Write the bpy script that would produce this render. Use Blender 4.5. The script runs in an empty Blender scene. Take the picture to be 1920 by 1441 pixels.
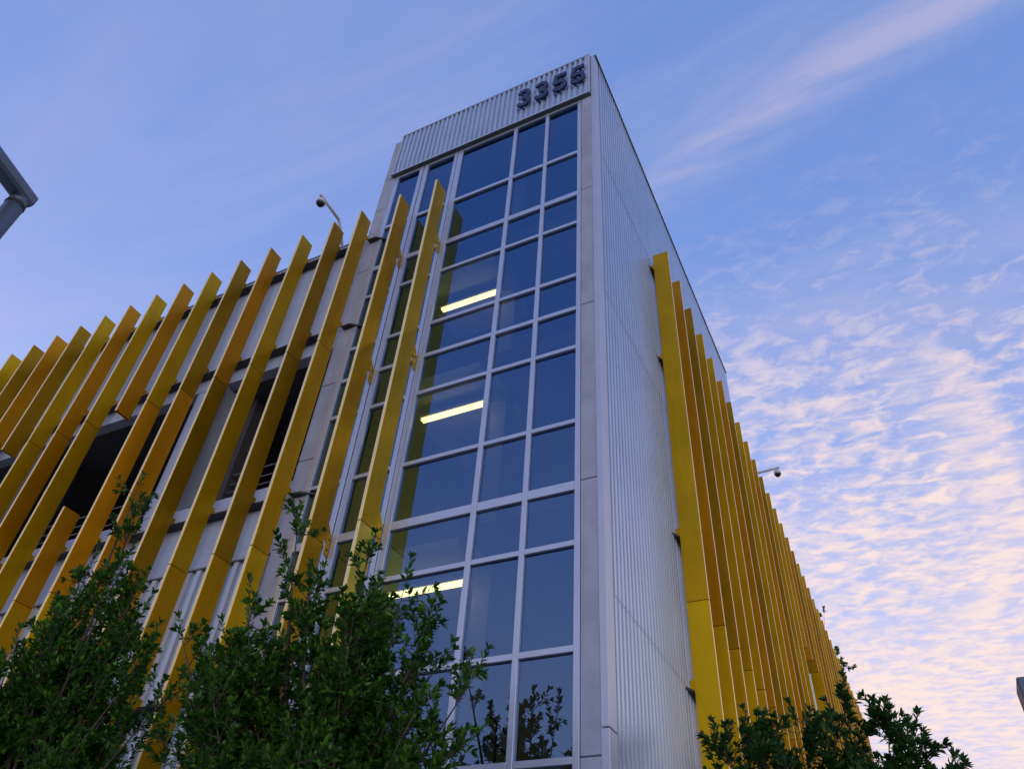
import bpy, math, random
import numpy as np
from mathutils import Vector, Matrix

# ------------------------------------------------------------------ survey units
# All positions were surveyed in units of 0.72 m with the viewer's eye at (0,0,0);
# U() turns them into metres with the tower's front right corner at the origin.
S = 0.72
EX, EY, EZ = 3.75, 10.0, 1.65
def U(x, y, z): return ((x + EX) * S, (y - EY) * S, z * S + EZ)
GZ = -EZ / S                       # ground level in survey units

scene = bpy.context.scene
col = scene.collection

# ------------------------------------------------------------------ camera
cam_d = bpy.data.cameras.new('camera'); cam = bpy.data.objects.new('camera', cam_d); col.objects.link(cam)
yaw, pitch, roll = -0.51262, 0.736662, 0.082927
fw = Vector((math.sin(yaw) * math.cos(pitch), math.cos(yaw) * math.cos(pitch), math.sin(pitch)))
r0 = Vector((math.cos(yaw), -math.sin(yaw), 0)); u0 = r0.cross(fw)
rt = math.cos(roll) * r0 + math.sin(roll) * u0
up = -math.sin(roll) * r0 + math.cos(roll) * u0
m = Matrix((rt, up, -fw)).transposed().to_4x4(); m.translation = Vector(U(0, 0, 0))
cam.matrix_world = m
cam_d.sensor_width = 36; cam_d.lens = 1443.5 / 1920 * 36
cam_d.clip_start = 0.05; cam_d.clip_end = 6000
scene.camera = cam

# ------------------------------------------------------------------ world, sun, exposure
SUN_AZ, SUN_EL = math.radians(140), math.radians(9.0)      # azimuth clockwise from +Y
world = bpy.data.worlds.new('World'); scene.world = world; world.use_nodes = True
nt = world.node_tree; N = nt.nodes; L = nt.links; N.clear()
def nd(t, **k):
    n = N.new(t)
    for a, b in k.items(): setattr(n, a, b)
    return n
def mth(op, a, b=None, c=None, clamp=False):
    n = nd('ShaderNodeMath', operation=op); n.use_clamp = clamp
    for i, v in enumerate((a, b, c)):
        if v is None: continue
        if isinstance(v, (int, float)): n.inputs[i].default_value = v
        else: L.new(v, n.inputs[i])
    return n.outputs[0]
def mapr(v, a, b, c, d, smooth=True):
    n = nd('ShaderNodeMapRange'); n.interpolation_type = 'SMOOTHSTEP' if smooth else 'LINEAR'
    L.new(v, n.inputs['Value'])
    for k, x in zip(('From Min', 'From Max', 'To Min', 'To Max'), (a, b, c, d)): n.inputs[k].default_value = x
    return n.outputs['Result']
def vdot(v, d):
    n = nd('ShaderNodeVectorMath', operation='DOT_PRODUCT'); L.new(v, n.inputs[0]); n.inputs[1].default_value = d
    return n.outputs['Value']
sky = nd('ShaderNodeTexSky'); sky.sky_type = 'NISHITA'; sky.sun_disc = False
sky.sun_elevation = SUN_EL; sky.sun_rotation = SUN_AZ
sky.altitude = 0; sky.air_density = 1.0; sky.dust_density = 1.0; sky.ozone_density = 2.5
tint = nd('ShaderNodeMix', data_type='RGBA', blend_type='MULTIPLY'); tint.inputs[0].default_value = 1
L.new(sky.outputs[0], tint.inputs[6]); tint.inputs[7].default_value = (1.0, 0.87, 1.0, 1)
skycol = tint.outputs[2]
tc = nd('ShaderNodeTexCoord'); dirv = tc.outputs['Generated']
sep = nd('ShaderNodeSeparateXYZ'); L.new(dirv, sep.inputs[0])
zz = mth('ADD', mth('MAXIMUM', sep.outputs[2], 0.0), 0.06)
px = mth('DIVIDE', sep.outputs[0], zz); py_ = mth('DIVIDE', sep.outputs[1], zz)
comb = nd('ShaderNodeCombineXYZ'); L.new(px, comb.inputs[0]); L.new(py_, comb.inputs[1])
plane = comb.outputs[0]                                    # where a sight line meets the cloud deck
def noise(vec, scale, detail, rough, sc=(1, 1, 1), rot=0.0, loc=(0, 0, 0), dist=0.0):
    mp = nd('ShaderNodeMapping'); L.new(vec, mp.inputs[0])
    mp.inputs['Scale'].default_value = sc; mp.inputs['Rotation'].default_value = (0, 0, rot); mp.inputs['Location'].default_value = loc
    n = nd('ShaderNodeTexNoise'); n.inputs['Scale'].default_value = scale; n.inputs['Detail'].default_value = detail
    n.inputs['Roughness'].default_value = rough; n.inputs['Distortion'].default_value = dist
    L.new(mp.outputs[0], n.inputs['Vector']); return n.outputs['Fac']
# high veil everywhere, mackerel cloud over the sunset half of the deck, two wisps
sp2 = nd('ShaderNodeSeparateXYZ'); L.new(plane, sp2.inputs[0]); PX_, PY_ = sp2.outputs[0], sp2.outputs[1]
rip = noise(plane, 15.0, 6, 0.60, sc=(1.15, 1.9, 1), rot=-0.22, dist=0.5)
fine = noise(plane, 26.0, 4, 0.6, sc=(0.9, 1.5, 1), rot=-0.22)
patch = noise(plane, 2.4, 4, 0.55, loc=(3.1, 1.7, 0))
cover = mapr(PY_, 0.55, 1.9, 0.0, 1.0, False)
cov = mth('ADD', mth('ADD', mth('MULTIPLY', rip, 0.75), mth('MULTIPLY', fine, 0.25)), mth('MULTIPLY', mth('SUBTRACT', patch, 0.5), 0.42))
thr = mth('SUBTRACT', 0.545, mth('MULTIPLY', cover, 0.120))
alto = mth('MULTIPLY', mapr(mth('SUBTRACT', cov, thr), -0.10, 0.22, 0.0, 1.0), mapr(PY_, 0.50, 1.40, 0.0, 0.86))
wisp = noise(plane, 1.4, 6, 0.62, sc=(0.55, 1.6, 1), rot=-0.7, loc=(0.3, 5.2, 0), dist=0.5)
cir = mapr(wisp, 0.42, 0.82, 0.0, 0.28)
soft = noise(plane, 3.0, 5, 0.6, loc=(7, 2, 0))
strk = noise(plane, 5.0, 5, 0.65, sc=(0.5, 3.0, 1), rot=0.25, loc=(1, 9, 0))
d1 = mth('ADD', mth('ADD', mth('MULTIPLY', PX_, 0.236), mth('MULTIPLY', PY_, 0.972)), mth('MULTIPLY', soft, 0.09))
d1 = mth('ABSOLUTE', mth('SUBTRACT', d1, 0.600))
band1 = mth('MULTIPLY', mth('MULTIPLY', mapr(d1, 0.075, 0.0, 0.0, 0.27), mapr(PX_, -0.32, -0.05, 0.0, 1.0)), mapr(strk, 0.30, 0.62, 0.15, 1.0))
q = mth('SUBTRACT', 1.55, PY_); arcx = mth('SUBTRACT', 0.30, mth('MULTIPLY', mth('MULTIPLY', q, q), 0.42))
d2 = mth('ADD', mth('SUBTRACT', PX_, arcx), mth('MULTIPLY', soft, 0.10))
band2 = mth('MULTIPLY', mapr(d2, 0.07, 0.02, 0.0, 1.0), mapr(d2, -0.16, 0.02, 0.0, 0.95))
band2 = mth('MULTIPLY', mth('MULTIPLY', band2, mapr(PY_, 0.85, 1.25, 0.0, 1.0)), mth('MULTIPLY', mapr(strk, 0.30, 0.62, 0.1, 0.85), mapr(rip, 0.30, 0.55, 0.35, 1.0)))
amount = mth('MAXIMUM', mth('MAXIMUM', alto, cir), mth('MAXIMUM', band1, band2))
amount = mth('MULTIPLY', amount, mapr(sep.outputs[2], 0.0, 0.10, 0.0, 1.0))
veil = nd('ShaderNodeMix', data_type='RGBA'); veil.inputs[0].default_value = 0.58
L.new(skycol, veil.inputs[6]); veil.inputs[7].default_value = (0.41, 0.71, 1.72, 1)
sunside = vdot(dirv, (0.67, 0.74, 0.0))
warm = nd('ShaderNodeMix', data_type='RGBA'); L.new(mapr(sunside, -0.5, 0.75, 0, 1), warm.inputs[0])
warm.inputs[6].default_value = (1.30, 1.10, 1.75, 1); warm.inputs[7].default_value = (2.35, 1.82, 1.58, 1)
hz = nd('ShaderNodeMix', data_type='RGBA'); L.new(mapr(sep.outputs[2], 0.80, 0.18, 0.0, 0.80), hz.inputs[0])
L.new(veil.outputs[2], hz.inputs[6]); hz.inputs[7].default_value = (1.72, 1.52, 1.80, 1)
mixc = nd('ShaderNodeMix', data_type='RGBA'); L.new(amount, mixc.inputs[0]); L.new(hz.outputs[2], mixc.inputs[6]); L.new(warm.outputs[2], mixc.inputs[7])
bg = nd('ShaderNodeBackground'); L.new(mixc.outputs[2], bg.inputs[0]); bg.inputs[1].default_value = 0.15
wo = nd('ShaderNodeOutputWorld'); L.new(bg.outputs[0], wo.inputs[0])

sun_d = bpy.data.lights.new('sun', 'SUN'); sun_d.energy = 0.12; sun_d.angle = math.radians(30); sun_d.color = (1.0, 0.90, 0.84)
sun = bpy.data.objects.new('sun', sun_d); col.objects.link(sun)
sd = Vector((math.sin(SUN_AZ) * math.cos(SUN_EL), math.cos(SUN_AZ) * math.cos(SUN_EL), math.sin(SUN_EL)))
sun.rotation_euler = sd.to_track_quat('Z', 'Y').to_euler(); sun.location = (20, 20, 30)
vs = scene.view_settings
vs.view_transform = 'Standard'; vs.look = 'None'; vs.gamma = 1; vs.use_curve_mapping = False; vs.exposure = 1.62
scene.render.engine = 'CYCLES'
scene.cycles.max_bounces = 8; scene.cycles.transparent_max_bounces = 16

# ------------------------------------------------------------------ materials
def new_mat(name):
    m = bpy.data.materials.new(name); m.use_nodes = True
    return m, m.node_tree, m.node_tree.nodes['Principled BSDF']
def paint(name, c, rough=0.4, metal=0.0, var=0.06, vscale=3.0, bump=0.0, bscale=60, stain=0.0, spec=0.5):
    m, t, b = new_mat(name)
    n = t.nodes.new('ShaderNodeTexNoise'); n.inputs['Scale'].default_value = vscale; n.inputs['Detail'].default_value = 6
    g = t.nodes.new('ShaderNodeTexCoord'); t.links.new(g.outputs['Object'], n.inputs['Vector'])
    r = t.nodes.new('ShaderNodeValToRGB'); t.links.new(n.outputs['Fac'], r.inputs[0])
    r.color_ramp.elements[0].position = 0.3; r.color_ramp.elements[1].position = 0.7
    r.color_ramp.elements[0].color = tuple(x * (1 - var) for x in c) + (1,)
    r.color_ramp.elements[1].color = tuple(min(1, x * (1 + var)) for x in c) + (1,)
    out = r.outputs[0]
    if stain:
        n2 = t.nodes.new('ShaderNodeTexNoise'); n2.inputs['Scale'].default_value = 1.0; n2.inputs['Detail'].default_value = 8; n2.inputs['Roughness'].default_value = 0.7
        mp = t.nodes.new('ShaderNodeMapping'); mp.inputs['Scale'].default_value = (5, 5, 0.7)
        t.links.new(g.outputs['Object'], mp.inputs[0]); t.links.new(mp.outputs[0], n2.inputs['Vector'])
        mr = t.nodes.new('ShaderNodeMapRange'); mr.inputs['From Min'].default_value = 0.45; mr.inputs['From Max'].default_value = 0.75
        mr.inputs['To Min'].default_value = 0; mr.inputs['To Max'].default_value = stain; t.links.new(n2.outputs['Fac'], mr.inputs['Value'])
        mx = t.nodes.new('ShaderNodeMix'); mx.data_type = 'RGBA'; t.links.new(mr.outputs[0], mx.inputs[0])
        t.links.new(out, mx.inputs[6]); mx.inputs[7].default_value = tuple(x * 0.55 for x in c) + (1,)
        out = mx.outputs[2]
    t.links.new(out, b.inputs['Base Color'])
    b.inputs['Metallic'].default_value = metal; b.inputs['Specular IOR Level'].default_value = spec
    rr = t.nodes.new('ShaderNodeMapRange'); rr.inputs['To Min'].default_value = max(0.02, rough - 0.06); rr.inputs['To Max'].default_value = rough + 0.08
    t.links.new(n.outputs['Fac'], rr.inputs['Value']); t.links.new(rr.outputs[0], b.inputs['Roughness'])
    if bump:
        nb = t.nodes.new('ShaderNodeTexNoise'); nb.inputs['Scale'].default_value = bscale; nb.inputs['Detail'].default_value = 5
        t.links.new(g.outputs['Object'], nb.inputs['Vector'])
        bp = t.nodes.new('ShaderNodeBump'); bp.inputs['Strength'].default_value = bump; bp.inputs['Distance'].default_value = 0.01
        t.links.new(nb.outputs['Fac'], bp.inputs['Height']); t.links.new(bp.outputs[0], b.inputs['Normal'])
    return m
M = {}
M['concrete'] = paint('concrete', (0.39, 0.43, 0.51), 0.85, 0, 0.14, 2.2, 0.5, 45, 0.35, 0.3)
M['concrete_in'] = paint('interior_concrete', (0.20, 0.20, 0.19), 0.85, 0, 0.1, 2.0, 0.2, 30)
M['panel'] = paint('precast_panel', (0.44, 0.53, 0.66), 0.8, 0, 0.08, 1.5, 0.3, 50, 0.25, 0.3)
M['zinc'] = paint('galvanised_sheet', (0.46, 0.56, 0.67), 0.30, 0.6, 0.05, 1.3, 0.10, 1.2, stain=0.16)
M['zinc_dull'] = paint('galvanised_fascia', (0.43, 0.54, 0.68), 0.42, 0.4, 0.06, 1.3, 0.10, 1.2, stain=0.2)
M['frame'] = paint('anodised_frame', (0.47, 0.54, 0.64), 0.36, 0.45, 0.04, 4.0)
M['trim'] = paint('flashing', (0.47, 0.52, 0.60), 0.4, 0.4, 0.05, 2.0)
M['ledge'] = paint('ledge_paint', (0.13, 0.15, 0.13), 0.5, 0.1)
M['steel'] = paint('dark_steel', (0.05, 0.05, 0.055), 0.55, 0.3, 0.15)
M['digit'] = paint('digit_paint', (0.010, 0.028, 0.085), 0.5, 0.0, 0.08)
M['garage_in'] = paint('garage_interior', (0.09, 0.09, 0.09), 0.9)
M['edge'] = paint('fin_edge', (0.86, 0.72, 0.36), 0.4, 0.2, 0.05)  # bright sky sheen of the outward fin faces, painted as a paler colour
M['rail'] = paint('rail_steel', (0.22, 0.22, 0.23), 0.5, 0.4)
M['soffit'] = paint('soffit_paint', (0.78, 0.76, 0.68), 0.6)
M['wallpaint'] = paint('stair_wall_paint', (0.36, 0.36, 0.34), 0.7, 0, 0.05)
M['pole'] = paint('pole_paint', (0.10, 0.13, 0.17), 0.35, 0.3, 0.08)
M['white'] = paint('camera_housing', (0.6, 0.6, 0.62), 0.4, 0, 0.03)
M['dome'] = paint('camera_dome', (0.015, 0.015, 0.02), 0.08, 0, 0.02)
M['bark'] = paint('bark', (0.085, 0.065, 0.05), 0.9, 0, 0.3, 9, 0.8, 40)
M['black'] = paint('black_rubber', (0.02, 0.02, 0.02), 0.6)
FIN = {'Y': (0.60, 0.36, 0.0), 'O': (0.60, 0.265, 0.0), 'D': (0.40, 0.225, 0.0), 'G': (0.61, 0.335, 0.0), 'B': (0.72, 0.45, 0.0), 'R': (0.74, 0.32, 0.0), 'P': (0.76, 0.57, 0.06)}
for k, c in FIN.items(): M['fin' + k] = paint('fin_paint_' + k, c, 0.40, 0.6, 0.09, 1.2, 0.12, 1.6, stain=0.36, spec=0.35)
def emit(name, c, s):
    m = bpy.data.materials.new(name); m.use_nodes = True; t = m.node_tree; t.nodes.clear()
    e = t.nodes.new('ShaderNodeEmission'); e.inputs[0].default_value = c + (1,); e.inputs[1].default_value = s
    o = t.nodes.new('ShaderNodeOutputMaterial'); t.links.new(e.outputs[0], o.inputs[0]); return m
M['tube'] = emit('fluorescent_tube', (1.0, 0.86, 0.34), 1.75)
def glass(name, refl, trans, base):
    m = bpy.data.materials.new(name); m.use_nodes = True; t = m.node_tree; t.nodes.clear()
    tr = t.nodes.new('ShaderNodeBsdfTransparent'); tr.inputs[0].default_value = trans + (1,)
    gl = t.nodes.new('ShaderNodeBsdfGlossy'); gl.inputs['Color'].default_value = refl + (1,); gl.inputs['Roughness'].default_value = 0.0
    fr = t.nodes.new('ShaderNodeFresnel'); fr.inputs[0].default_value = 1.5
    mp = t.nodes.new('ShaderNodeMapRange'); mp.inputs['To Min'].default_value = base; mp.inputs['To Max'].default_value = 1.0
    t.links.new(fr.outputs[0], mp.inputs['Value'])
    g = t.nodes.new('ShaderNodeTexCoord'); n = t.nodes.new('ShaderNodeTexNoise'); n.inputs['Scale'].default_value = 0.7
    t.links.new(g.outputs['Object'], n.inputs['Vector'])
    bp = t.nodes.new('ShaderNodeBump'); bp.inputs['Strength'].default_value = 0.04; bp.inputs['Distance'].default_value = 0.02
    t.links.new(n.outputs['Fac'], bp.inputs['Height']); t.links.new(bp.outputs[0], gl.inputs['Normal'])
    mx = t.nodes.new('ShaderNodeMixShader'); t.links.new(mp.outputs[0], mx.inputs[0]); t.links.new(tr.outputs[0], mx.inputs[1]); t.links.new(gl.outputs[0], mx.inputs[2])
    o = t.nodes.new('ShaderNodeOutputMaterial'); t.links.new(mx.outputs[0], o.inputs[0]); return m
M['glass'] = glass('tinted_glass', (0.25, 0.44, 0.74), (0.46, 0.49, 0.46), 0.29)
def leafmat(name, dark, light, rough=0.38):
    m, t, b = new_mat(name)
    g = t.nodes.new('ShaderNodeNewGeometry'); r = t.nodes.new('ShaderNodeValToRGB')
    t.links.new(g.outputs['Random Per Island'], r.inputs[0])
    r.color_ramp.elements[0].color = dark + (1,); r.color_ramp.elements[1].color = light + (1,); r.color_ramp.elements[1].position = 1.0
    e = r.color_ramp.elements.new(0.72); e.color = tuple((a * 0.6 + c * 0.4) for a, c in zip(dark, light)) + (1,)
    t.links.new(r.outputs[0], b.inputs['Base Color']); b.inputs['Roughness'].default_value = rough; b.inputs['Specular IOR Level'].default_value = 0.32
    tl = t.nodes.new('ShaderNodeBsdfTranslucent'); t.links.new(r.outputs[0], tl.inputs[0])
    mx = t.nodes.new('ShaderNodeMixShader'); mx.inputs[0].default_value = 0.30
    t.links.new(b.outputs[0], mx.inputs[1]); t.links.new(tl.outputs[0], mx.inputs[2])
    t.links.new(mx.outputs[0], t.nodes['Material Output'].inputs[0]); return m
M['leaf'] = leafmat('leaf', (0.015, 0.066, 0.008), (0.115, 0.310, 0.024))
M['leaf2'] = leafmat('leaf_glossy', (0.018, 0.062, 0.016), (0.080, 0.215, 0.040), 0.33)
M['asphalt'] = paint('asphalt', (0.05, 0.05, 0.052), 0.9, 0, 0.2, 30, 0.4, 120)
M['paving'] = paint('paving', (0.42, 0.41, 0.39), 0.85, 0, 0.1, 3, 0.3, 60)
M['soil'] = paint('soil', (0.06, 0.045, 0.03), 0.95, 0, 0.3, 8, 0.8, 20)
M['kerb'] = paint('kerb_concrete', (0.38, 0.37, 0.35), 0.85, 0, 0.1, 4, 0.3, 60)
M['line'] = paint('road_line', (0.75, 0.75, 0.72), 0.7)

# ------------------------------------------------------------------ mesh helpers
def mesh_obj(name, verts, faces, mat, parent=None, smooth=False, loc=None):
    me = bpy.data.meshes.new(name); me.from_pydata(verts, [], faces); me.update()
    if mat: me.materials.append(M[mat] if isinstance(mat, str) else mat)
    if smooth: me.polygons.foreach_set('use_smooth', [True] * len(me.polygons))
    return link(name, me, parent, loc)
def link(name, me, parent=None, loc=None):
    o = bpy.data.objects.new(name, me); col.objects.link(o)
    if parent: o.parent = parent
    # meshes are written in world metres unless loc is given; parents sit untransformed except for location
    if loc is None: loc = Vector((0, 0, 0))
    o.location = Vector(loc) - (wloc(parent) if parent else Vector((0, 0, 0)))
    return o
def wloc(o):
    v = Vector(o.location)
    while o.parent: o = o.parent; v += Vector(o.location)
    return v
def thing(name, label, cat, loc=(0, 0, 0), group=None):
    o = bpy.data.objects.new(name, None); col.objects.link(o); o.location = loc; o.empty_display_size = 0.3
    o['label'] = label; o['category'] = cat
    if group: o['group'] = group
    return o
def tag(o, label=None, cat=None, group=None, kind=None):
    if label: o['label'] = label
    if cat: o['category'] = cat
    if group: o['group'] = group
    if kind: o['kind'] = kind
    return o
BF = [(0, 3, 2, 1), (4, 5, 6, 7), (0, 1, 5, 4), (1, 2, 6, 5), (2, 3, 7, 6), (3, 0, 4, 7)]
class MB:
    def __init__(s): s.v = []; s.f = []
    def add(s, v, f):
        n = len(s.v); s.v += [tuple(a) for a in v]; s.f += [tuple(i + n for i in q) for q in f]; return s
    def box(s, a, b):                                   # world metres
        (x0, y0, z0), (x1, y1, z1) = [min(p, q) for p, q in zip(a, b)], [max(p, q) for p, q in zip(a, b)]
        return s.add([(x0, y0, z0), (x1, y0, z0), (x1, y1, z0), (x0, y1, z0), (x0, y0, z1), (x1, y0, z1), (x1, y1, z1), (x0, y1, z1)], BF)
    def ubox(s, x0, x1, y0, y1, z0, z1): return s.box(U(x0, y0, z0), U(x1, y1, z1))
    def bbox(s, a, b, bev):                             # box with chamfered vertical and horizontal edges
        (x0, y0, z0), (x1, y1, z1) = [min(p, q) for p, q in zip(a, b)], [max(p, q) for p, q in zip(a, b)]
        e = min(bev, (x1 - x0) * .45, (y1 - y0) * .45, (z1 - z0) * .45); v = []; f = []
        def ring(z, i):
            return [(x0 + i, y0 + i + 0, z) , (x1 - i, y0 + i, z), (x1 - i, y1 - i, z), (x0 + i, y1 - i, z)]
        def oct(z, i):
            return [(x0 + i + e, y0 + i, z), (x1 - i - e, y0 + i, z), (x1 - i, y0 + i + e, z), (x1 - i, y1 - i - e, z), (x1 - i - e, y1 - i, z), (x0 + i + e, y1 - i, z), (x0 + i, y1 - i - e, z), (x0 + i, y0 + i + e, z)]
        v += [(x0 + e, y0 + e, z0), (x1 - e, y0 + e, z0), (x1 - e, y1 - e, z0), (x0 + e, y1 - e, z0)]
        a1 = oct(z0 + e, 0); a2 = oct(z1 - e, 0); v += a1 + a2
        v += [(x0 + e, y0 + e, z1), (x1 - e, y0 + e, z1), (x1 - e, y1 - e, z1), (x0 + e, y1 - e, z1)]
        f.append((0, 3, 2, 1)); f.append((20, 21, 22, 23))
        for k in range(8): f.append((4 + k, 4 + (k + 1) % 8, 12 + (k + 1) % 8, 12 + k))
        for k in range(4):
            kn = (k + 1) % 4
            f.append((k, kn, 4 + 2 * k + 1, 4 + 2 * k)); f.append((kn, 4 + (2 * k + 2) % 8, 4 + 2 * k + 1))
            f.append((20 + kn, 20 + k, 12 + 2 * k, 12 + 2 * k + 1)); f.append((20 + kn, 12 + 2 * k + 1, 12 + (2 * k + 2) % 8))
        return s.add(v, f)
    def tube(s, pts, rad, n=8, cap=True):
        pts = [Vector(p) for p in pts]; rads = rad if isinstance(rad, (list, tuple)) else [rad] * len(pts)
        base = len(s.v); ref = None
        for i, p in enumerate(pts):
            d = (pts[min(i + 1, len(pts) - 1)] - pts[max(i - 1, 0)]).normalized()
            if ref is None: ref = d.orthogonal().normalized()
            ref = (ref - d * ref.dot(d)); ref = ref.normalized() if ref.length > 1e-6 else d.orthogonal().normalized()
            b = d.cross(ref)
            for k in range(n):
                a = 2 * math.pi * k / n; s.v.append(tuple(p + (ref * math.cos(a) + b * math.sin(a)) * rads[i]))
        for i in range(len(pts) - 1):
            for k in range(n):
                s.f.append((base + i * n + k, base + i * n + (k + 1) % n, base + (i + 1) * n + (k + 1) % n, base + (i + 1) * n + k))
        if cap:
            s.f.append(tuple(base + k for k in range(n))[::-1]); s.f.append(tuple(base + (len(pts) - 1) * n + k for k in range(n)))
        return s
    def prism(s, poly, ext):                            # polygon (3D points) extruded by vector ext
        n = len(poly); e = Vector(ext); a = [Vector(p) for p in poly]
        return s.add([tuple(p) for p in a] + [tuple(p + e) for p in a],
                     [tuple(range(n))[::-1], tuple(range(n, 2 * n))] + [(k, (k + 1) % n, n + (k + 1) % n, n + k) for k in range(n)])
    def build(s, name, mat, parent=None, smooth=False): return mesh_obj(name, s.v, s.f, mat, parent, smooth)
def part(name, mat, parent, *args, bev=0.006):
    return MB().bbox(U(args[0], args[2], args[4]), U(args[1], args[3], args[5]), bev).build(name, mat, parent)

# ------------------------------------------------------------------ the setting
g = MB(); g.add([(-3000, -3000, -0.135), (3000, -3000, -0.135), (3000, 3000, -0.135), (-3000, 3000, -0.135)], [(0, 1, 2, 3)])
tag(g.build('ground', 'soil'), kind='structure')
g = MB(); g.add([(-200, -30, -0.13), (200, -30, -0.13), (200, -9.5, -0.13), (-200, -9.5, -0.13)], [(0, 1, 2, 3)])
tag(g.build('road', 'asphalt'), kind='structure')
pv = MB().box((-60, -9.35, -0.134), (9.0, 0.3, 0.0)).box((0.3, 0.3, -0.134), (9.0, 60, 0.0)).build('pavement', 'paving'); tag(pv, kind='structure')
MB().box((-60, -9.5, -0.134), (9.0, -9.352, 0.004)).build('kerb', 'kerb', pv)
for k in range(-6, 12):
    MB().box((k * 6, -20.05, -0.1265), (k * 6 + 3, -19.95, -0.126)).build('road_line', 'line', bpy.data.objects['road'])

# ------------------------------------------------------------------ corrugated sheet
def corrug(axis, s0, s1, z0, z1, base, out, period, depth, frac=(0.30, 0.42, 0.88)):
    """vertical ribs; axis 'x' or 'y' is the run, base the plane, out the outward sign*depth"""
    v = []; f = []; prof = []
    n = max(1, round((s1 - s0) / period)); p = (s1 - s0) / n
    for i in range(n):
        a = s0 + i * p
        prof += [(a, 0), (a + frac[0] * p, 0), (a + frac[1] * p, depth), (a + frac[2] * p, depth)]
    prof.append((s1, 0))
    th = 0.014
    for z in (z0, z1):
        for q, h in prof: v.append(U(q, base + out * h, z) if axis == 'x' else U(base + out * h, q, z))
    k = len(prof)
    for z in (z0, z1):
        for q, h in prof: v.append(U(q, base + out * (h - th), z) if axis == 'x' else U(base + out * (h - th), q, z))
    for i in range(k - 1):
        f.append((i, i + 1, k + i + 1, k + i)); f.append((2 * k + i + 1, 2 * k + i, 3 * k + i, 3 * k + i + 1))
        f.append((i + 1, i, 2 * k + i, 2 * k + i + 1)); f.append((k + i, k + i + 1, 3 * k + i + 1, 3 * k + i))
    if axis == 'x' and out < 0: pass
    return v, f
def sheet(parent, *a, mat='zinc', name='metal_sheet'):
    v, f = corrug(*a); return mesh_obj(name, v, f, mat, parent)

# ------------------------------------------------------------------ stair tower
tower = thing('stair_tower', 'tall glass and corrugated metal stair tower bearing the number at the corner', 'building', U(-7.3, 12, GZ))
TX0, TX1 = -10.88, -3.828
TOPZ = 23.36
# concrete shell behind the cladding
part('side_wall', 'concrete', tower, -4.14, -3.80, 10.55, 25.2, GZ, 23.2)
part('back_wall', 'concrete', tower, -10.88, -4.145, 24.9, 25.2, GZ, 23.2)
part('left_wall', 'concrete', tower, -10.88, -10.46, 10.55, 24.895, GZ, 23.2)
part('roof', 'concrete', tower, -10.455, -4.145, 10.12, 24.895, 22.9, 23.15)
# front pilasters cast in lifts
zs = [GZ, 3.25, 7.69, 12.15, 16.38, 20.93]
for a, b in zip(zs[:-1], zs[1:]): part('pilaster_block', 'concrete', tower, -4.138, -3.80, 10.0, 10.545, a + 0.008, b - 0.008, bev=0.008)
zs = [GZ, 3.25, 7.69, 9.9, 12.15, 16.38, 19.29, 20.98, 23.25]
for a, b in zip(zs[:-1], zs[1:]): part('pilaster_block', 'concrete', tower, -10.88, -10.462, 10.0, 10.545, a + 0.008, b - 0.008, bev=0.008)
# curtain wall: mullions, transoms, panes
COLS = [(-10.30, -9.52), (-9.21, -8.281), (-7.984, -6.262), (-6.152, -5.24), (-5.138, -4.25)]
MUL = [(-10.45, -10.30), (-9.52, -9.387), (-9.351, -9.21), (-8.281, -8.171), (-8.150, -7.984), (-6.262, -6.152), (-5.24, -5.138), (-4.25, -4.147)]
TRS = [(20.80, 20.925), (18.163, 18.294), (16.242, 16.416), (15.087, 15.193), (13.148, 13.255), (12.064, 12.176), (10.918, 11.019), (9.002, 9.097),
       (7.526, 7.71), (6.454, 6.552), (4.70, 4.801), (3.174, 3.268), (1.75, 1.85), (0.30, 0.40), (-2.0, -1.75)]
prng = random.Random(4)
for a, b in MUL: part('mullion', 'frame', tower, a, b, 9.995, 10.075, -2.0, 20.925, bev=0.005)
for a, b in ((-9.387, -9.351), (-8.171, -8.150)): part('mullion_gasket', 'black', tower, a, b, 10.03, 10.07, -2.0, 20.925, bev=0.001)
for c0, c1 in COLS:
    for a, b in TRS: part('transom', 'frame', tower, c0 + .001, c1 - .001, 10.0, 10.07, a, b, bev=0.004)
    for (a0, a1), (b0, b1) in zip(TRS[1:], TRS[:-1]):
        jy = [10.056 + prng.uniform(-.004, .004) for _ in range(4)]
        mesh_obj('pane', [U(c0 - .02, jy[0], a1 - .02), U(c1 + .02, jy[1], a1 - .02), U(c1 + .02, jy[2], b0 + .02), U(c0 - .02, jy[0] - jy[1] + jy[2], b0 + .02)], [(0, 1, 2, 3)], 'glass', tower)
# fascia with the number, ledge below, cap above
FX0, FX1 = -10.56, -3.84
n = 38; p = (FX1 - FX0 - 0.12) / n; s = FX0 + 0.06
for i in range(0, n, 6):
    j = min(n, i + 6); sheet(tower, 'x', s + i * p, s + j * p, 20.97, 23.30, 9.975, -1, p, 0.062, mat='zinc_dull')
part('fascia_backing', 'steel', tower, FX0 + .01, FX1 - .01, 9.99, 10.11, 20.95, 23.28)
part('fascia_cap', 'trim', tower, FX0, FX1 + .01, 9.90, 10.13, 23.30, 23.37)
part('fascia_ledge', 'ledge', tower, FX0, FX1, 9.885, 10.20, 20.93, 20.968)
part('ledge_flashing', 'trim', tower, FX0 - .005, FX1 + .005, 9.872, 9.884, 20.925, 21.00, bev=0.002)
for a, b in ((FX0, FX0 + .06), (FX1 - .075, FX1)): part('fascia_end_trim', 'trim', tower, a, b, 9.90, 9.985, 20.97, 23.295)
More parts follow.
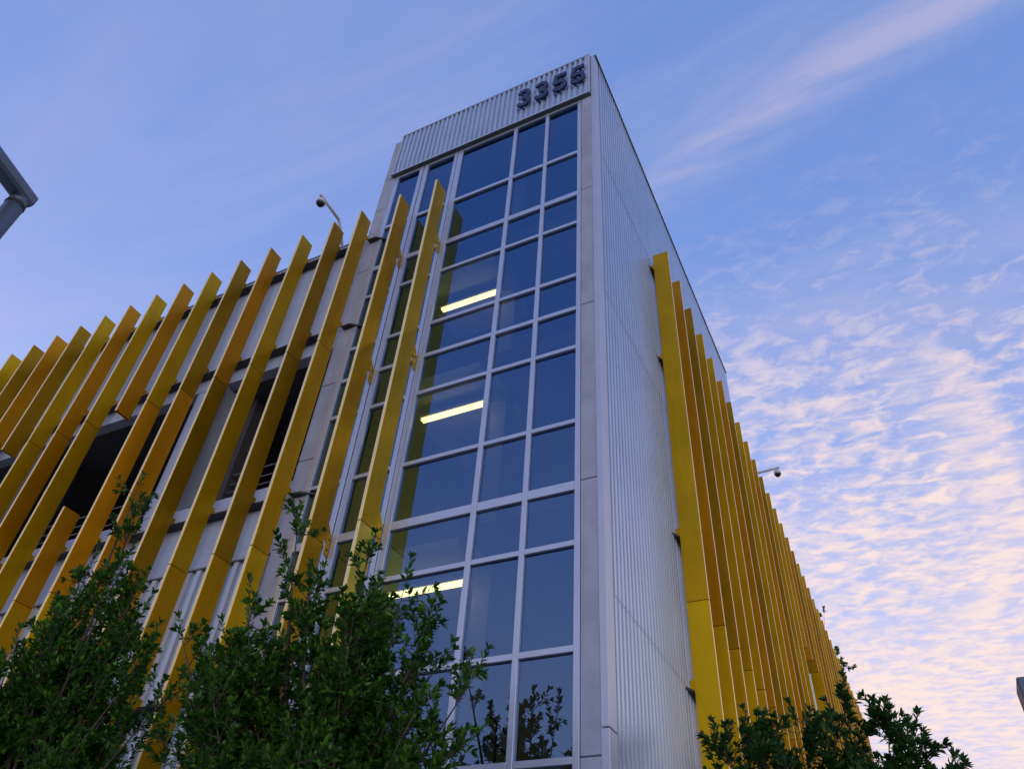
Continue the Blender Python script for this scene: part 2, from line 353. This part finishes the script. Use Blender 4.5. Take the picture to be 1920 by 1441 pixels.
# right flank: flat corner trim, four lifts of ribbed sheet, parapet cap
part('corner_trim', 'trim', tower, -3.835, -3.712, 9.985, 10.30, 3.6, 23.30); part('corner_trim', 'trim', tower, -3.835, -3.712, 9.985, 10.30, GZ, 3.585)
rows = [GZ, 5.72, 12.82, 18.3, 23.33]
n = 14; w = (25.3 - 10.30) / n
for r in range(4):
    for i in range(n):
        sheet(tower, 'y', 10.30 + i * w, 10.30 + (i + 1) * w, rows[r] - (0.05 if r else 0), rows[r + 1], -3.79 + 0.008 * r + 0.003 * (i % 2), 1, 0.165, 0.07, (0.34, 0.42, 0.92))
part('parapet_cap', 'ledge', tower, -4.0, -3.665, 10.02, 25.33, 23.335, 23.40)
part('rear_trim', 'trim', tower, -3.84, -3.73, 25.301, 25.40, GZ, 23.33)
# inside: back wall, landings, flights, lit fixtures, column
part('inner_wall', 'wallpaint', tower, -10.45, -4.15, 14.2, 14.4, GZ, 22.8)
for zt in (3.25, 7.65, 12.1, 16.4):
    part('floor_slab', 'concrete_in', tower, -6.55, -4.16, 10.55, 14.19, zt - 0.32, zt)
for zc in (6.75, 11.15, 14.95):
    part('half_landing', 'concrete_in', tower, -10.44, -8.9, 10.55, 14.19, zc + 0.25, zc + 0.55)
    part('ceiling_soffit', 'soffit', tower, -8.89, -6.62, 10.25, 12.4, zc + 0.32, zc + 0.50)
    fx = part('light_fixture', 'white', tower, -8.60, -6.80, 11.02, 11.22, zc + 0.11, zc + 0.20)
    MB().ubox(-8.55, -6.86, 11.06, 11.18, zc + 0.045, zc + 0.109).build('fluorescent_tube', 'tube', fx)
    MB().tube([U(-7.7, 11.12, zc + .2), U(-7.7, 11.12, zc + .33)], .012).build('fixture_stem', 'steel', fx)
def flight(xa, za, xb, zb, y0, y1, nst=9):
    mb = MB(); top = []; 
    for i in range(nst):
        x = xa + (xb - xa) * i / nst; z0 = za + (zb - za) * i / nst; z1 = za + (zb - za) * (i + 1) / nst
        top += [(x, z0), (x, z1)]
    top += [(xb, zb), (xb, zb - .35), (xa, za - .35)]
    mb.prism([U(x, y0, z) for x, z in top], (0, (y1 - y0) * S, 0)); mb.build('stair_flight', 'concrete_in', tower)
    r = MB()
    for h in (.95, 1.3): r.tube([U(xa, y0 + .06, za + h), U(xb, y0 + .06, zb + h)], .02, 6)
    for i in range(4):
        t = (i + .5) / 4; r.tube([U(xa + (xb - xa) * t, y0 + .06, za + (zb - za) * t), U(xa + (xb - xa) * t, y0 + .06, za + (zb - za) * t + 1.3)], .016, 6)
    r.build('handrail', 'steel', tower)
for zf, zl, zn in ((3.25, 5.3, 7.65), (7.65, 9.9, 12.1), (12.1, 14.2, 16.4)):
    flight(-6.56, zf, -8.89, zl, 12.6, 13.3); flight(-8.89, zl + 0.0, -6.56, zn, 13.45, 14.15)
part('inner_column', 'wallpaint', tower, -6.96, -6.58, 11.5, 11.88, GZ, 22.8)

# ------------------------------------------------------------------ fins
def fin(parent, axis, c, zt, zb, colour, splits, levels, bracket, z_low=0.4):
    """axis 'x': fin on the front at x=c; 'y': fin on the right flank at y=c. splits: list of (z0,z1,colour)"""
    t = 0.040
    def B(d0, d1, z0, z1, tt=t):
        if axis == 'x': return U(c - tt, d0, z0), U(c + tt, d1, z1)
        return U(-3.75 + d0, c - tt, z0), U(-3.75 + d1, c + tt, z1)
    d0, d1 = (9.33, 9.80) if axis == 'x' else (0.13, 0.59)
    f = None
    for z0, z1, k in splits:
        a, b = B(d0, d1, z0 + .006, z1 - .006)
        o = MB().bbox(a, b, 0.004).build('fin' if f is None else 'fin_panel', 'fin' + k, f if f else parent)
        if f is None: f = o
        o.data.materials.append(M['edge']); o.data.polygons[2 if axis == 'x' else 4].material_index = 1  # outward face only: its sky sheen is put into the colour
    for zl in levels:
        seg = [s_ for s_ in splits if s_[0] <= zl + .05 <= s_[1]]
        if not seg: continue
        bracket(f, c, zl, 'fin' + seg[0][2], B)
    return f
def brk_tower(f, c, zl, mat, B):          # bolted tab reaching into the slot of the double mullion
    mb = MB(); poly = [(9.795, zl + .40), (9.86, zl + .33), (10.03, zl + .12), (10.03, zl - .30), (9.93, zl - .36), (9.93, zl - .12), (9.795, zl - .02)]
    poly = [(9.795, zl + .36), (9.98, zl + .10), (9.98, zl - .34), (9.88, zl - .30), (9.88, zl - .06), (9.795, zl + .0)]
    mb.prism([U(c + .012, y, z) for y, z in poly], (0.018, 0, 0)); t = mb.build('tab', mat, f)
    b = MB()
    for dz in (.02, -.20): b.tube([U(c + .036, 9.93, zl + dz), U(c + .048, 9.93, zl + dz)], .014, 8)
    b.build('bolt', 'steel', f)
def brk_front(short):
    def fn(f, c, zl, mat, B):
        x1 = c + (0.62 if short else 1.222)
        mb = MB(); mb.prism([U(c + .03, 9.87, zl), U(x1 - (.33 if short else .0), 9.87, zl), U(x1, 10.09, zl), U(c + .03, 10.09, zl)][::1], (0, 0, 0.03))
        mb.build('bracket', 'steel', f)
        MB().ubox(c - .02, c + .02, 9.80, 9.90, zl + .031, zl + .17).build('tab', mat, f)
    return fn
def brk_right(f, c, zl, mat, B):
    MB().prism([U(-3.745, c - .32, zl), U(-3.62, c - .08, zl), U(-3.62, c + .5, zl), U(-3.745, c + .6, zl)], (0, 0, .03)).build('bracket', 'steel', f)
    MB().ubox(-3.70, -3.62, c - .02, c + .02, zl + .031, zl + .26).build('tab', mat, f)
TOP = 18.44; J1, J2, LOWZ = 13.05, 7.41, 0.5
# fins standing in front of the glass belong to the tower
fin(tower, 'x', -8.19, TOP, LOWZ, 'Y', [(J2, TOP, 'Y'), (LOWZ, J2, 'P')], (16.25, 12.05, 7.55), brk_tower)
fin(tower, 'x', -9.385, TOP, LOWZ, 'O', [(J2, TOP, 'G'), (LOWZ, J2, 'G')], (16.25, 12.05, 7.55), brk_tower)

# ------------------------------------------------------------------ parking garage
gar = thing('parking_garage', 'grey concrete parking garage behind rows of yellow and orange fins', 'building', U(-15, 14, GZ))
LX = -34.0
W0, W1 = 10.1, 10.41
bays = [-10.89, -15.07, -22.6, -29.0, LX]
# parapet panels, one per bay, and spandrel panels
for i in range(4):
    a, b = bays[i + 1], bays[i]
    part('parapet_panel', 'panel', gar, a + .012, b - .012, W0, W1, 13.60, 18.20, bev=0.01)
    part('spandrel_panel', 'panel', gar, a + .012, b - .012, W0, W1, 7.72, 9.51, bev=0.01)
part('coping', 'trim', gar, LX, -10.89, W0 - .035, W1 + .03, 18.204, 18.255)
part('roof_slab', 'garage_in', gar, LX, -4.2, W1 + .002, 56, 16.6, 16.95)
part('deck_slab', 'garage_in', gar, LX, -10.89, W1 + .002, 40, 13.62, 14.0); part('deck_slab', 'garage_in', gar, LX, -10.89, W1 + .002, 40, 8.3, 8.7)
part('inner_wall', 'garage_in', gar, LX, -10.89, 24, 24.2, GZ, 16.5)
part('end_wall', 'panel', gar, LX - .4, LX, 10.1, 56, GZ, 18.2)
for k, xb in enumerate(bays[:-1]):
    x0, x1 = ((-11.0, -10.885) if k == 0 else (xb - .52, xb + .52))
    part('pilaster', 'panel', gar, x0, x1, W0 + .004, W1 + .25, 9.52, 13.59, bev=0.01)
    part('pilaster', 'panel', gar, x0, x1, W0 + .02, W1 + .25, GZ, 7.70, bev=0.01)
    for zz0, zz1 in ((8.71, 13.61), (GZ, 8.29)):
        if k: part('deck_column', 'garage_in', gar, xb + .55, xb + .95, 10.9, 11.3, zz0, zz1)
# pipe rails in the openings
for i in range(4):
    a, b = bays[i + 1] + .53, bays[i] - .53
    for z in (9.75, 10.0, 10.25, 10.5, 10.75, 11.05):
        MB().tube([U(a, 11.0, z), U(b, 11.0, z)], .016, 6).build('guard_rail', 'rail', gar)
    for t in (.25, .75):
        x = a + (b - a) * t; part('guard_post', 'steel', gar, x - .03, x + .03, 11.03, 11.09, 8.7, 11.1)
# ribbed cladding below the spandrels
n = 22; w = (-11.01 - LX) / n
for i in range(n): sheet(gar, 'x', LX + i * w, LX + (i + 1) * w, GZ + .3, 7.68, 10.17 + .003 * (i % 2), -1, 0.26, 0.06)
part('cladding_flashing', 'ledge', gar, LX, -11.01, 10.09, 10.16, 7.682, 7.715)
part('cladding_backing', 'concrete_in', gar, LX, -11.01, 10.20, 10.38, GZ, 7.68)
# front fins
XF = [-10.736, -11.711] + [-12.884 - 1.2 * i for i in range(15)]
UP = 'Y D Y O D Y O Y O Y D O D Y O Y D'.split()
MI = 'Y D Y D R R O Y O Y - Y O G Y O Y'.split()
LO = 'B G G G G B G G Y O Y G O Y G Y O'.split()
UP[0] = 'G'; MI[0] = 'G'
for i, x in enumerate(XF):
    sp = [(J1, TOP, UP[i])]
    if i == 6: sp.append((J2, 9.94, 'O'))
    elif MI[i] != '-': sp.append((J2, J1, MI[i]))
    sp.append((LOWZ, J2, LO[i]))
    fin(gar, 'x', x, TOP, LOWZ, UP[i], sp, (17.67, 14.05, 8.9, 4.7), brk_front(i < 2))
# right wing: ribbed flank beyond the tower, coping, fins
n = 28; w = (56.5 - 25.41) / n
for i in range(n):
    for z0, z1 in ((GZ, 8.0), (8.0, 18.2)):
        sheet(gar, 'y', 25.41 + i * w, 25.41 + (i + 1) * w, z0 - (.04 if z0 > 0 else 0), z1, -3.79 + (.01 if z0 > 0 else 0) + .004 * (i % 2), 1, 0.158, 0.04)
part('wing_wall', 'concrete_in', gar, -4.1, -3.81, 25.41, 56.5, GZ, 18.15)
part('coping', 'trim', gar, -4.15, -3.73, 25.41, 56.55, 18.204, 18.255)
part('end_wall', 'panel', gar, LX, -4.11, 56.0, 56.4, GZ, 18.2)
RC = 'Y O D G Y O D Y G O D G Y G O D'.split(); RL = 'B B G B B O G O G Y O B G G Y O'.split()
for k in range(34):
    c = 14.36 + 1.222 * k
    sp = [(J1 if k in (13, 14, 15) else J2, 18.58, RC[k % 16])]
    sp.append((LOWZ, J2, RL[k % 16]))
    if k in (13, 14, 15): sp = sp[:1]
    fin(gar, 'y', c, 18.58, LOWZ, '', sp, (17.9, 14.2, 8.9, 5.6), brk_right)

# ------------------------------------------------------------------ number on the fascia
num = thing('address_number', 'dark blue raised number 3355 on the ribbed metal fascia', 'sign', U(-5.06, 9.88, 22.0))
def stroke(pts, w):
    pts = [Vector(p) for p in pts]; l = []; r = []
    for i, p in enumerate(pts):
        a = (p - pts[i - 1]).normalized() if i else None; b = (pts[i + 1] - p).normalized() if i < len(pts) - 1 else None
        na = Vector((-a.y, a.x)) if a else None; nb = Vector((-b.y, b.x)) if b else None
        if na is None: nn = nb
        elif nb is None: nn = na
        else: nn = (na + nb); nn = nn / max(0.4, nn.length_squared / 2)
        l.append(p + nn * w / 2); r.append(p - nn * w / 2)
    return l, r
def arc(cx, cy, rx, ry, a0, a1, n=12): return [(cx + rx * math.cos(math.radians(a0 + (a1 - a0) * i / n)), cy + ry * math.sin(math.radians(a0 + (a1 - a0) * i / n))) for i in range(n + 1)]
W_ = 0.122
D3 = [arc(0.24, 0.53, 0.155, 0.125, 165, -75, 14) + [(0.19, 0.385)], [(0.19, 0.385)] + arc(0.24, 0.205, 0.175, 0.14, 70, -165, 16)]
D5 = [[(0.45, 0.655), (0.125, 0.655), (0.075, 0.36)] , [(0.075, 0.385)] + arc(0.235, 0.225, 0.185, 0.16, 120, -160, 18)]
def digit(strokes, x0):
    mb = MB()
    for q, st in enumerate(strokes):
        l, r = stroke(st, W_); nn = len(l); y0 = 9.815 - 0.002 * q; y1 = 9.875 + .002 * q
        v = [U(x0 + p.x, y, 21.66 + p.y * 1.44) for y in (y0, y1) for p in l + r]
        f = []
        for i in range(nn - 1):
            a, b, c_, d = i, i + 1, nn + i + 1, nn + i; o = 2 * nn
            f += [(a, b, c_, d), (a + o, d + o, c_ + o, b + o), (a, a + o, b + o, b), (d, c_, c_ + o, d + o)]
        f += [(0, nn, 3 * nn, 2 * nn), (nn - 1, 3 * nn - 1, 4 * nn - 1, 2 * nn - 1)]
        mb.add(v, f)
    for xx, zz_ in ((.14, .09), (.34, .09), (.3, .60)): mb.tube([U(x0 + xx, 9.86, 21.66 + zz_ * 1.44), U(x0 + xx, 9.97, 21.66 + zz_ * 1.44)], .02, 6)
    return mb.build('digit', 'digit', num)
for st, x0 in ((D3, -6.20), (D3, -5.61), (D5, -5.01), (D5, -4.43)): digit(st, x0)

# ------------------------------------------------------------------ dome cameras on arms
def dome_camera(name, label, base, bend, tip, drop):
    t = thing(name, label, 'security camera', base, 'dome cameras on arms above the parapet')
    b0, b1, b2 = Vector(base), Vector(bend), Vector(tip)
    mid = [b1.lerp(b0, .12), b1.lerp(b2, .03), b1.lerp(b2, .10)]
    MB().tube([b0] + mid + [b2], .035, 10).build('arm', 'white', t, True)
    MB().tube([b0 - Vector((0, 0, .02)), b0 + Vector((0, 0, .03))], .09, 12).build('base_plate', 'white', t)
    e = b2 + (b1 - b2).normalized() * .08
    MB().tube([e, e - Vector((0, 0, drop * .35))], .022, 8).build('stem', 'white', t)
    c = e - Vector((0, 0, drop * .35))
    MB().tube([c, c - Vector((0, 0, .03)), c - Vector((0, 0, .10)), c - Vector((0, 0, .13))], [.04, .095, .10, .10], 16).build('housing', 'white', t, True)
    rings = [c - Vector((0, 0, .131 + .085 * math.sin(a * math.pi / 10))) for a in range(6)]
    MB().tube(rings, [.088 * math.cos(a * math.pi / 10) + .001 for a in range(6)], 16).build('dome', 'dome', t, True)
    return t
dome_camera('security_camera', 'dome camera on a bent arm beside the tower, above the front fins', U(-12.0, 10.27, 18.25), U(-12.0, 9.74, 19.20), U(-12.0, 8.77, 19.24), .26)
dome_camera('security_camera', 'dome camera on a straight arm above the right flank fins', U(-3.9, 27.2, 18.25), U(-3.8, 27.2, 19.22), U(-2.51, 27.15, 19.25), .26)

# ------------------------------------------------------------------ lamp posts
def lamp_post():
    E_ = Vector(U(0, 0, 0)); d = Vector((-0.9713, 0.2380, 0)).normalized() * 4.4
    top = Vector((E_.x + d.x, E_.y + d.y, 1.65 + 4.4 * 0.8850 + .13))
    t = thing('lamp_post', 'blue grey lamp post with a horizontal arm at the left edge', 'lamp post', (top.x, top.y, 0))
    R = .056
    MB().tube([(top.x, top.y, 0), (top.x, top.y, top.z - .13)], R, 24).build('pole', 'pole', t, True)
    MB().tube([(top.x, top.y, top.z - .142), (top.x, top.y, top.z - .130)], R + .004, 24).build('collar', 'black', t)
    h = Vector((-.2827, .9583, 0)).normalized() * -1          # arm direction, out over the street
    sdv = Vector((-h.y, h.x, 0))
    # mitred square-ish arm
    prof = [(-1, -.55), (-.75, -.9), (-.4, -1), (.4, -1), (.75, -.9), (1, -.55), (1, .4), (.85, .75), (.5, 1), (-.5, 1), (-.85, .75), (-1, .4)]
    mb = MB(); v = []
    for dist, lift in ((-R * 1.02, 0), (1.7, .0)):
        for a, b in prof: v.append(tuple(Vector((top.x, top.y, top.z - R * .4)) + h * dist + sdv * a * R + Vector((0, 0, b * R + lift))))
    n = len(prof); mb.add(v, [tuple(range(n)), tuple(range(n, 2 * n))[::-1]] + [(k, n + k, n + (k + 1) % n, (k + 1) % n) for k in range(n)])
    mb.build('arm', 'pole', t)
    MB().tube([(top.x, top.y, top.z - .131), (top.x, top.y, top.z - R * 1.2)], R + .001, 24).build('elbow', 'pole', t, True)
    a = Vector((top.x, top.y, top.z)) + h * 1.705
    hd = MB(); v = []
    for dd, hw in ((0, .10), (.15, .16), (.75, .16), (.85, .10)):
        for s_, zz_ in ((-hw, -.10), (hw, -.10), (hw, .02), (-hw, .02)): v.append(tuple(a + h * dd + sdv * s_ + Vector((0, 0, zz_))))
    f = [(0, 1, 2, 3), (15, 14, 13, 12)]
    for i in range(3):
        for k in range(4): f.append((i * 4 + k, i * 4 + 4 + k, i * 4 + 4 + (k + 1) % 4, i * 4 + (k + 1) % 4))
    hd.add(v, f); hd.build('lamp_head', 'pole', t)
    MB().tube([(top.x, top.y, 0), (top.x, top.y, .04)], .17, 16).build('base_plate', 'pole', t)
lamp_post()
def far_lamp():
    E_ = Vector(U(0, 0, 0)); q = Vector((.1065, .9943, .367)) * 8.5; c = E_ + q       # near top corner of the head
    t = thing('street_lamp', 'dark box shaped street lamp head at the right edge', 'lamp post', (c.x + .75, c.y + .2, 0))
    MB().bbox((c.x, c.y, c.z - .30), (c.x + .55, c.y + .40, c.z), .012).build('lamp_head', 'pole', t)
    MB().box((c.x + .06, c.y + .06, c.z - .306), (c.x + .49, c.y + .34, c.z - .301)).build('lens', 'white', t)
    MB().tube([(c.x + .551, c.y + .2, c.z - .12), (c.x + .78, c.y + .2, c.z - .12)], .035, 10).build('arm', 'pole', t)
    MB().tube([(c.x + .75, c.y + .2, 0), (c.x + .75, c.y + .2, c.z + .02)], [.075, .055], 16).build('pole', 'pole', t, True)
far_lamp()

# ------------------------------------------------------------------ trees
def leaves_mesh(P, Dr, Nr, Ls, wr):
    """P base points, Dr directions, Nr blade normals, Ls lengths"""
    Dr = Dr / np.linalg.norm(Dr, axis=1)[:, None]
    Sd = np.cross(Dr, Nr); Sd /= (np.linalg.norm(Sd, axis=1)[:, None] + 1e-9); Nn = np.cross(Sd, Dr)
    Lc = Ls[:, None]; w = Lc * wr
    b = P; c = P + Dr * Lc * .5 - Nn * Lc * .04
    l1 = P + Dr * Lc * .32 + Sd * w * .42 + Nn * Lc * .05; r1 = P + Dr * Lc * .32 - Sd * w * .42 + Nn * Lc * .05
    l2 = P + Dr * Lc * .68 + Sd * w * .40 + Nn * Lc * .03; r2 = P + Dr * Lc * .68 - Sd * w * .40 + Nn * Lc * .03
    t = P + Dr * Lc - Nn * Lc * .10
    V = np.stack([b, l1, l2, t, r2, r1, c], 1).reshape(-1, 3)
    n = len(P); base = np.arange(n)[:, None, None] * 7
    T = np.array([[0, 6, 1], [1, 6, 2], [2, 6, 3], [3, 6, 4], [4, 6, 5], [5, 6, 0]])[None]
    F = (base + T).reshape(-1, 3)
    return V, F
def np_mesh(name, V, F, mat, parent):
    me = bpy.data.meshes.new(name); me.vertices.add(len(V)); me.vertices.foreach_set('co', V.astype(np.float32).ravel())
    me.loops.add(F.size); me.loops.foreach_set('vertex_index', F.astype(np.int32).ravel())
    me.polygons.add(len(F)); me.polygons.foreach_set('loop_start', np.arange(0, F.size, 3, dtype=np.int32)); me.polygons.foreach_set('loop_total', np.full(len(F), 3, dtype=np.int32))
    me.polygons.foreach_set('use_smooth', np.ones(len(F), dtype=bool))
    me.materials.append(M[mat]); me.update(calc_edges=True); me.validate()
    return link(name, me, parent)
def tree(name, label, seed, base, fork, targets, fill, leaf='leaf', L0=.078, wr=.46, tuft=6, side=(12, 16), spread=.38, trunk_r=.07, group='young trees planted along the building'):
    rng = random.Random(seed); t = thing(name, label, 'tree', base, group)
    wood = MB(); base = Vector(base); fork = Vector(fork)
    LP = []; LD = []; LN = []; LL = []
    def leafy(a, d, ln, nl):
        d = d.normalized(); o = d.orthogonal().normalized(); b = d.cross(o); ph = rng.random() * 6.28
        pts = [a, a + d * ln * .5 + Vector((0, 0, .03 * ln)), a + d * ln + Vector((0, 0, .10 * ln))]
        wood.tube(pts, [.0045, .0035, .0015], 3, False)
        for i in range(nl):
            f = .18 + .82 * (i / max(1, nl - 1)); p = a + d * ln * f + Vector((0, 0, .10 * ln * f * f)); an = ph + i * 2.4
            out = (o * math.cos(an) + b * math.sin(an)); dr = (d * (.55 + .5 * f) + out * (.95 - .35 * f) + Vector((0, 0, .12)))
            LP.append(p); LD.append(dr); LN.append(Vector((rng.gauss(0, .35), rng.gauss(0, .35), 1)) + out * .3); LL.append(L0 * rng.uniform(.5, 1.3) * (1.0 - .15 * f))
        for i in range(tuft):
            an = ph + i * 6.283 / tuft + rng.uniform(-.2, .2); out = (o * math.cos(an) + b * math.sin(an))
            LP.append(a + d * ln + Vector((0, 0, .10 * ln))); LD.append(d * .8 + out * rng.uniform(.3, .9)); LN.append(Vector((rng.gauss(0, .3), rng.gauss(0, .3), 1)) - out * .4); LL.append(L0 * rng.uniform(.75, 1.15))
    tr = [base, base.lerp(fork, .5) + Vector((.02, -.03, 0)), fork]
    MB().tube(tr, [trunk_r * 1.25, trunk_r, trunk_r * .85], 12).build('trunk', 'bark', t, True)
    for tg, dens in targets + [(f, 1.0) for f in fill]:
        tg = Vector(tg); ln = (tg - fork).length
        st = fork.lerp(tr[1], rng.uniform(-.0, .35)) if rng.random() < .5 else fork
        mid = st.lerp(tg, .5) + Vector((rng.gauss(0, .06), rng.gauss(0, .06), rng.uniform(-.10, .02))) * ln * .5
        pts = []
        for k in range(7):
            u = k / 6; pts.append((1 - u) ** 2 * st + 2 * u * (1 - u) * mid + u * u * tg)
        r_ = .012 + .010 * ln; wood.tube(pts, [max(.004, r_ * (1 - u / 6.3)) for u in range(7)], 5, False)
        ns = int(rng.randint(*side) * dens * (0.5 + ln * .35))
        for q in range(ns):
            u = rng.uniform(.42, 1.0); k = min(5, int(u * 6)); p = pts[k].lerp(pts[k + 1], u * 6 - k)
            ax = (pts[k + 1] - pts[k]).normalized()
            out = Vector((rng.gauss(0, 1), rng.gauss(0, 1), rng.gauss(.15, .6))).normalized()
            d = (ax * .6 + out * .9 + Vector((0, 0, .25))).normalized(); bl = rng.uniform(.35, 1.0) * spread * (1.15 - .55 * u)
            e = p + d * bl; wood.tube([p, p.lerp(e, .5) + Vector((0, 0, -.015)), e], [.006, .005, .003], 3, False)
            for w_ in range(rng.randint(2, 5)):
                v_ = rng.uniform(.35, 1); dd = (d * .7 + Vector((rng.gauss(0, .6), rng.gauss(0, .6), rng.gauss(.3, .5)))).normalized()
                leafy(p.lerp(e, v_), dd, rng.uniform(.07, .17), rng.randint(5, 9))
            leafy(e, d + Vector((0, 0, .3)), rng.uniform(.10, .20), rng.randint(7, 11))
        leafy(tg, (pts[6] - pts[5]) + Vector((0, 0, .05)), rng.uniform(.18, .30), 14)
    br = wood.build('branches', 'bark', t, True)
    V, F = leaves_mesh(np.array(LP), np.array(LD), np.array(LN), np.array(LL), wr)
    np_mesh('crown', V, F, leaf, t)
    return len(LP)
def fill_pts(seed, c, r, n, zmin=-9):
    rng = random.Random(seed); out = []
    while len(out) < n:
        v = Vector((rng.uniform(-1, 1), rng.uniform(-1, 1), rng.uniform(-1, 1)))
        if v.length > 1 or v.length < .35: continue
        p = Vector(c) + Vector((v.x * r[0], v.y * r[1], v.z * r[2]))
        if p.z > zmin: out.append(tuple(p))
    return out
# tree before the glass
bx = U(-6.25, 7.45, GZ)
T2 = [(U(-7.72, 7.45, 6.15), .3), (U(-6.2, 7.4, 5.05), .6), (U(-5.65, 7.6, 4.75), .6), (U(-7.05, 7.3, 4.95), .6), (U(-8.3, 7.5, 4.95), .4), (U(-9.3, 7.4, 4.5), .55), (U(-8.7, 7.6, 3.9), .8),
      (U(-5.0, 7.3, 4.05), .6), (U(-4.45, 7.6, 3.45), .55), (U(-5.3, 7.9, 3.6), .8), (U(-6.7, 7.0, 4.5), 1), (U(-6.3, 8.0, 4.6), 1), (U(-4.6, 7.5, 2.6), .9), (U(-8.6, 7.3, 2.9), .9)]
nl = tree('young_tree', 'dense young tree in front of the glass, the larger of the left pair', 5, bx, U(-6.25, 7.45, 0.9), T2,
     fill_pts(3, U(-6.5, 7.45, 3.0), (1.45, .95, 1.15), 34, U(0, 0, 1.2)[2]), trunk_r=.06)
# tree before the fins at the left
T1 = [(U(-11.95, 7.4, 7.75), .3), (U(-11.6, 7.4, 7.0), .4), (U(-11.35, 7.4, 6.2), .7), (U(-12.1, 7.3, 6.1), .6), (U(-10.9, 7.5, 5.5), .9), (U(-12.4, 7.3, 5.2), .8), (U(-10.4, 7.4, 5.0), .7), (U(-13.2, 7.5, 4.5), .8),
      (U(-10.0, 7.4, 4.1), .8), (U(-9.2, 7.4, 3.6), .6), (U(-13.8, 7.4, 3.6), .9), (U(-11.4, 7.9, 5.2), 1), (U(-11.8, 6.9, 4.8), 1)]
nl1 = tree('young_tree', 'narrow dark young tree in front of the fins at the left edge', 11, U(-11.5, 7.4, GZ), U(-11.5, 7.4, 1.2), T1,
     fill_pts(8, U(-11.5, 7.4, 3.3), (1.35, .9, 1.35), 36, U(0, 0, 1.2)[2]), trunk_r=.06)
# tree beside the right flank
T3 = [(U(-2.95, 13, 4.27), .9), (U(-2.45, 13, 4.42), .9), (U(-1.75, 12.8, 4.27), 1), (U(-.95, 13, 4.67), 1), (U(-.45, 13.1, 4.32), .9), (U(-.15, 13, 4.02), .9), (U(.15, 13, 3.52), .8), (U(-3.0, 13.2, 3.72), 1), (U(-2.2, 12.5, 3.72), 1), (U(-1.2, 12.5, 3.92), 1)]
nl3 = tree('young_tree', 'glossy round topped young tree beside the right flank of the building', 21, U(-1.4, 13, GZ), U(-1.4, 13, 1.2), T3,
     fill_pts(14, U(-1.4, 13, 2.85), (1.25, 1.0, .75), 38, U(0, 0, 1.4)[2]), leaf='leaf2', L0=.095, wr=.36, tuft=9, side=(15, 20), trunk_r=.06)
# tall tree far behind the right wing, only its tip clears the fins
dv = Vector((-.0775, .997, 0)); E_ = Vector(U(0, 0, 0)); D_ = 47.0; zt = 1.65 + D_ * .468
c = E_ + dv * D_
far = tree('tall_tree', 'far tree whose leafy tip shows above the right flank fins', 31, (c.x - .9, c.y, 0), (c.x - .8, c.y, zt - 5.5), [((c.x + .1, c.y, zt + .15), .35), ((c.x - .5, c.y, zt + .3), .6)],
     fill_pts(5, (c.x - 1.4, c.y, zt - 3), (1.9, 1.9, 2.2), 14), L0=.20, wr=.45, spread=1.0, trunk_r=.2, group=None, side=(3, 5))
print('leaves', nl, nl1, nl3, far)
for i, (tx, ty) in enumerate(((U(-6.25, 7.45, 0)), (U(-11.5, 7.4, 0)), (U(-1.4, 13, 0))) if False else [U(-6.25, 7.45, 0)[:2], U(-11.5, 7.4, 0)[:2], U(-1.4, 13, 0)[:2]]):
    MB().box((tx - .6, ty - .6, -.12), (tx + .6, ty + .6, .004)).build('tree_pit', 'soil', pv)
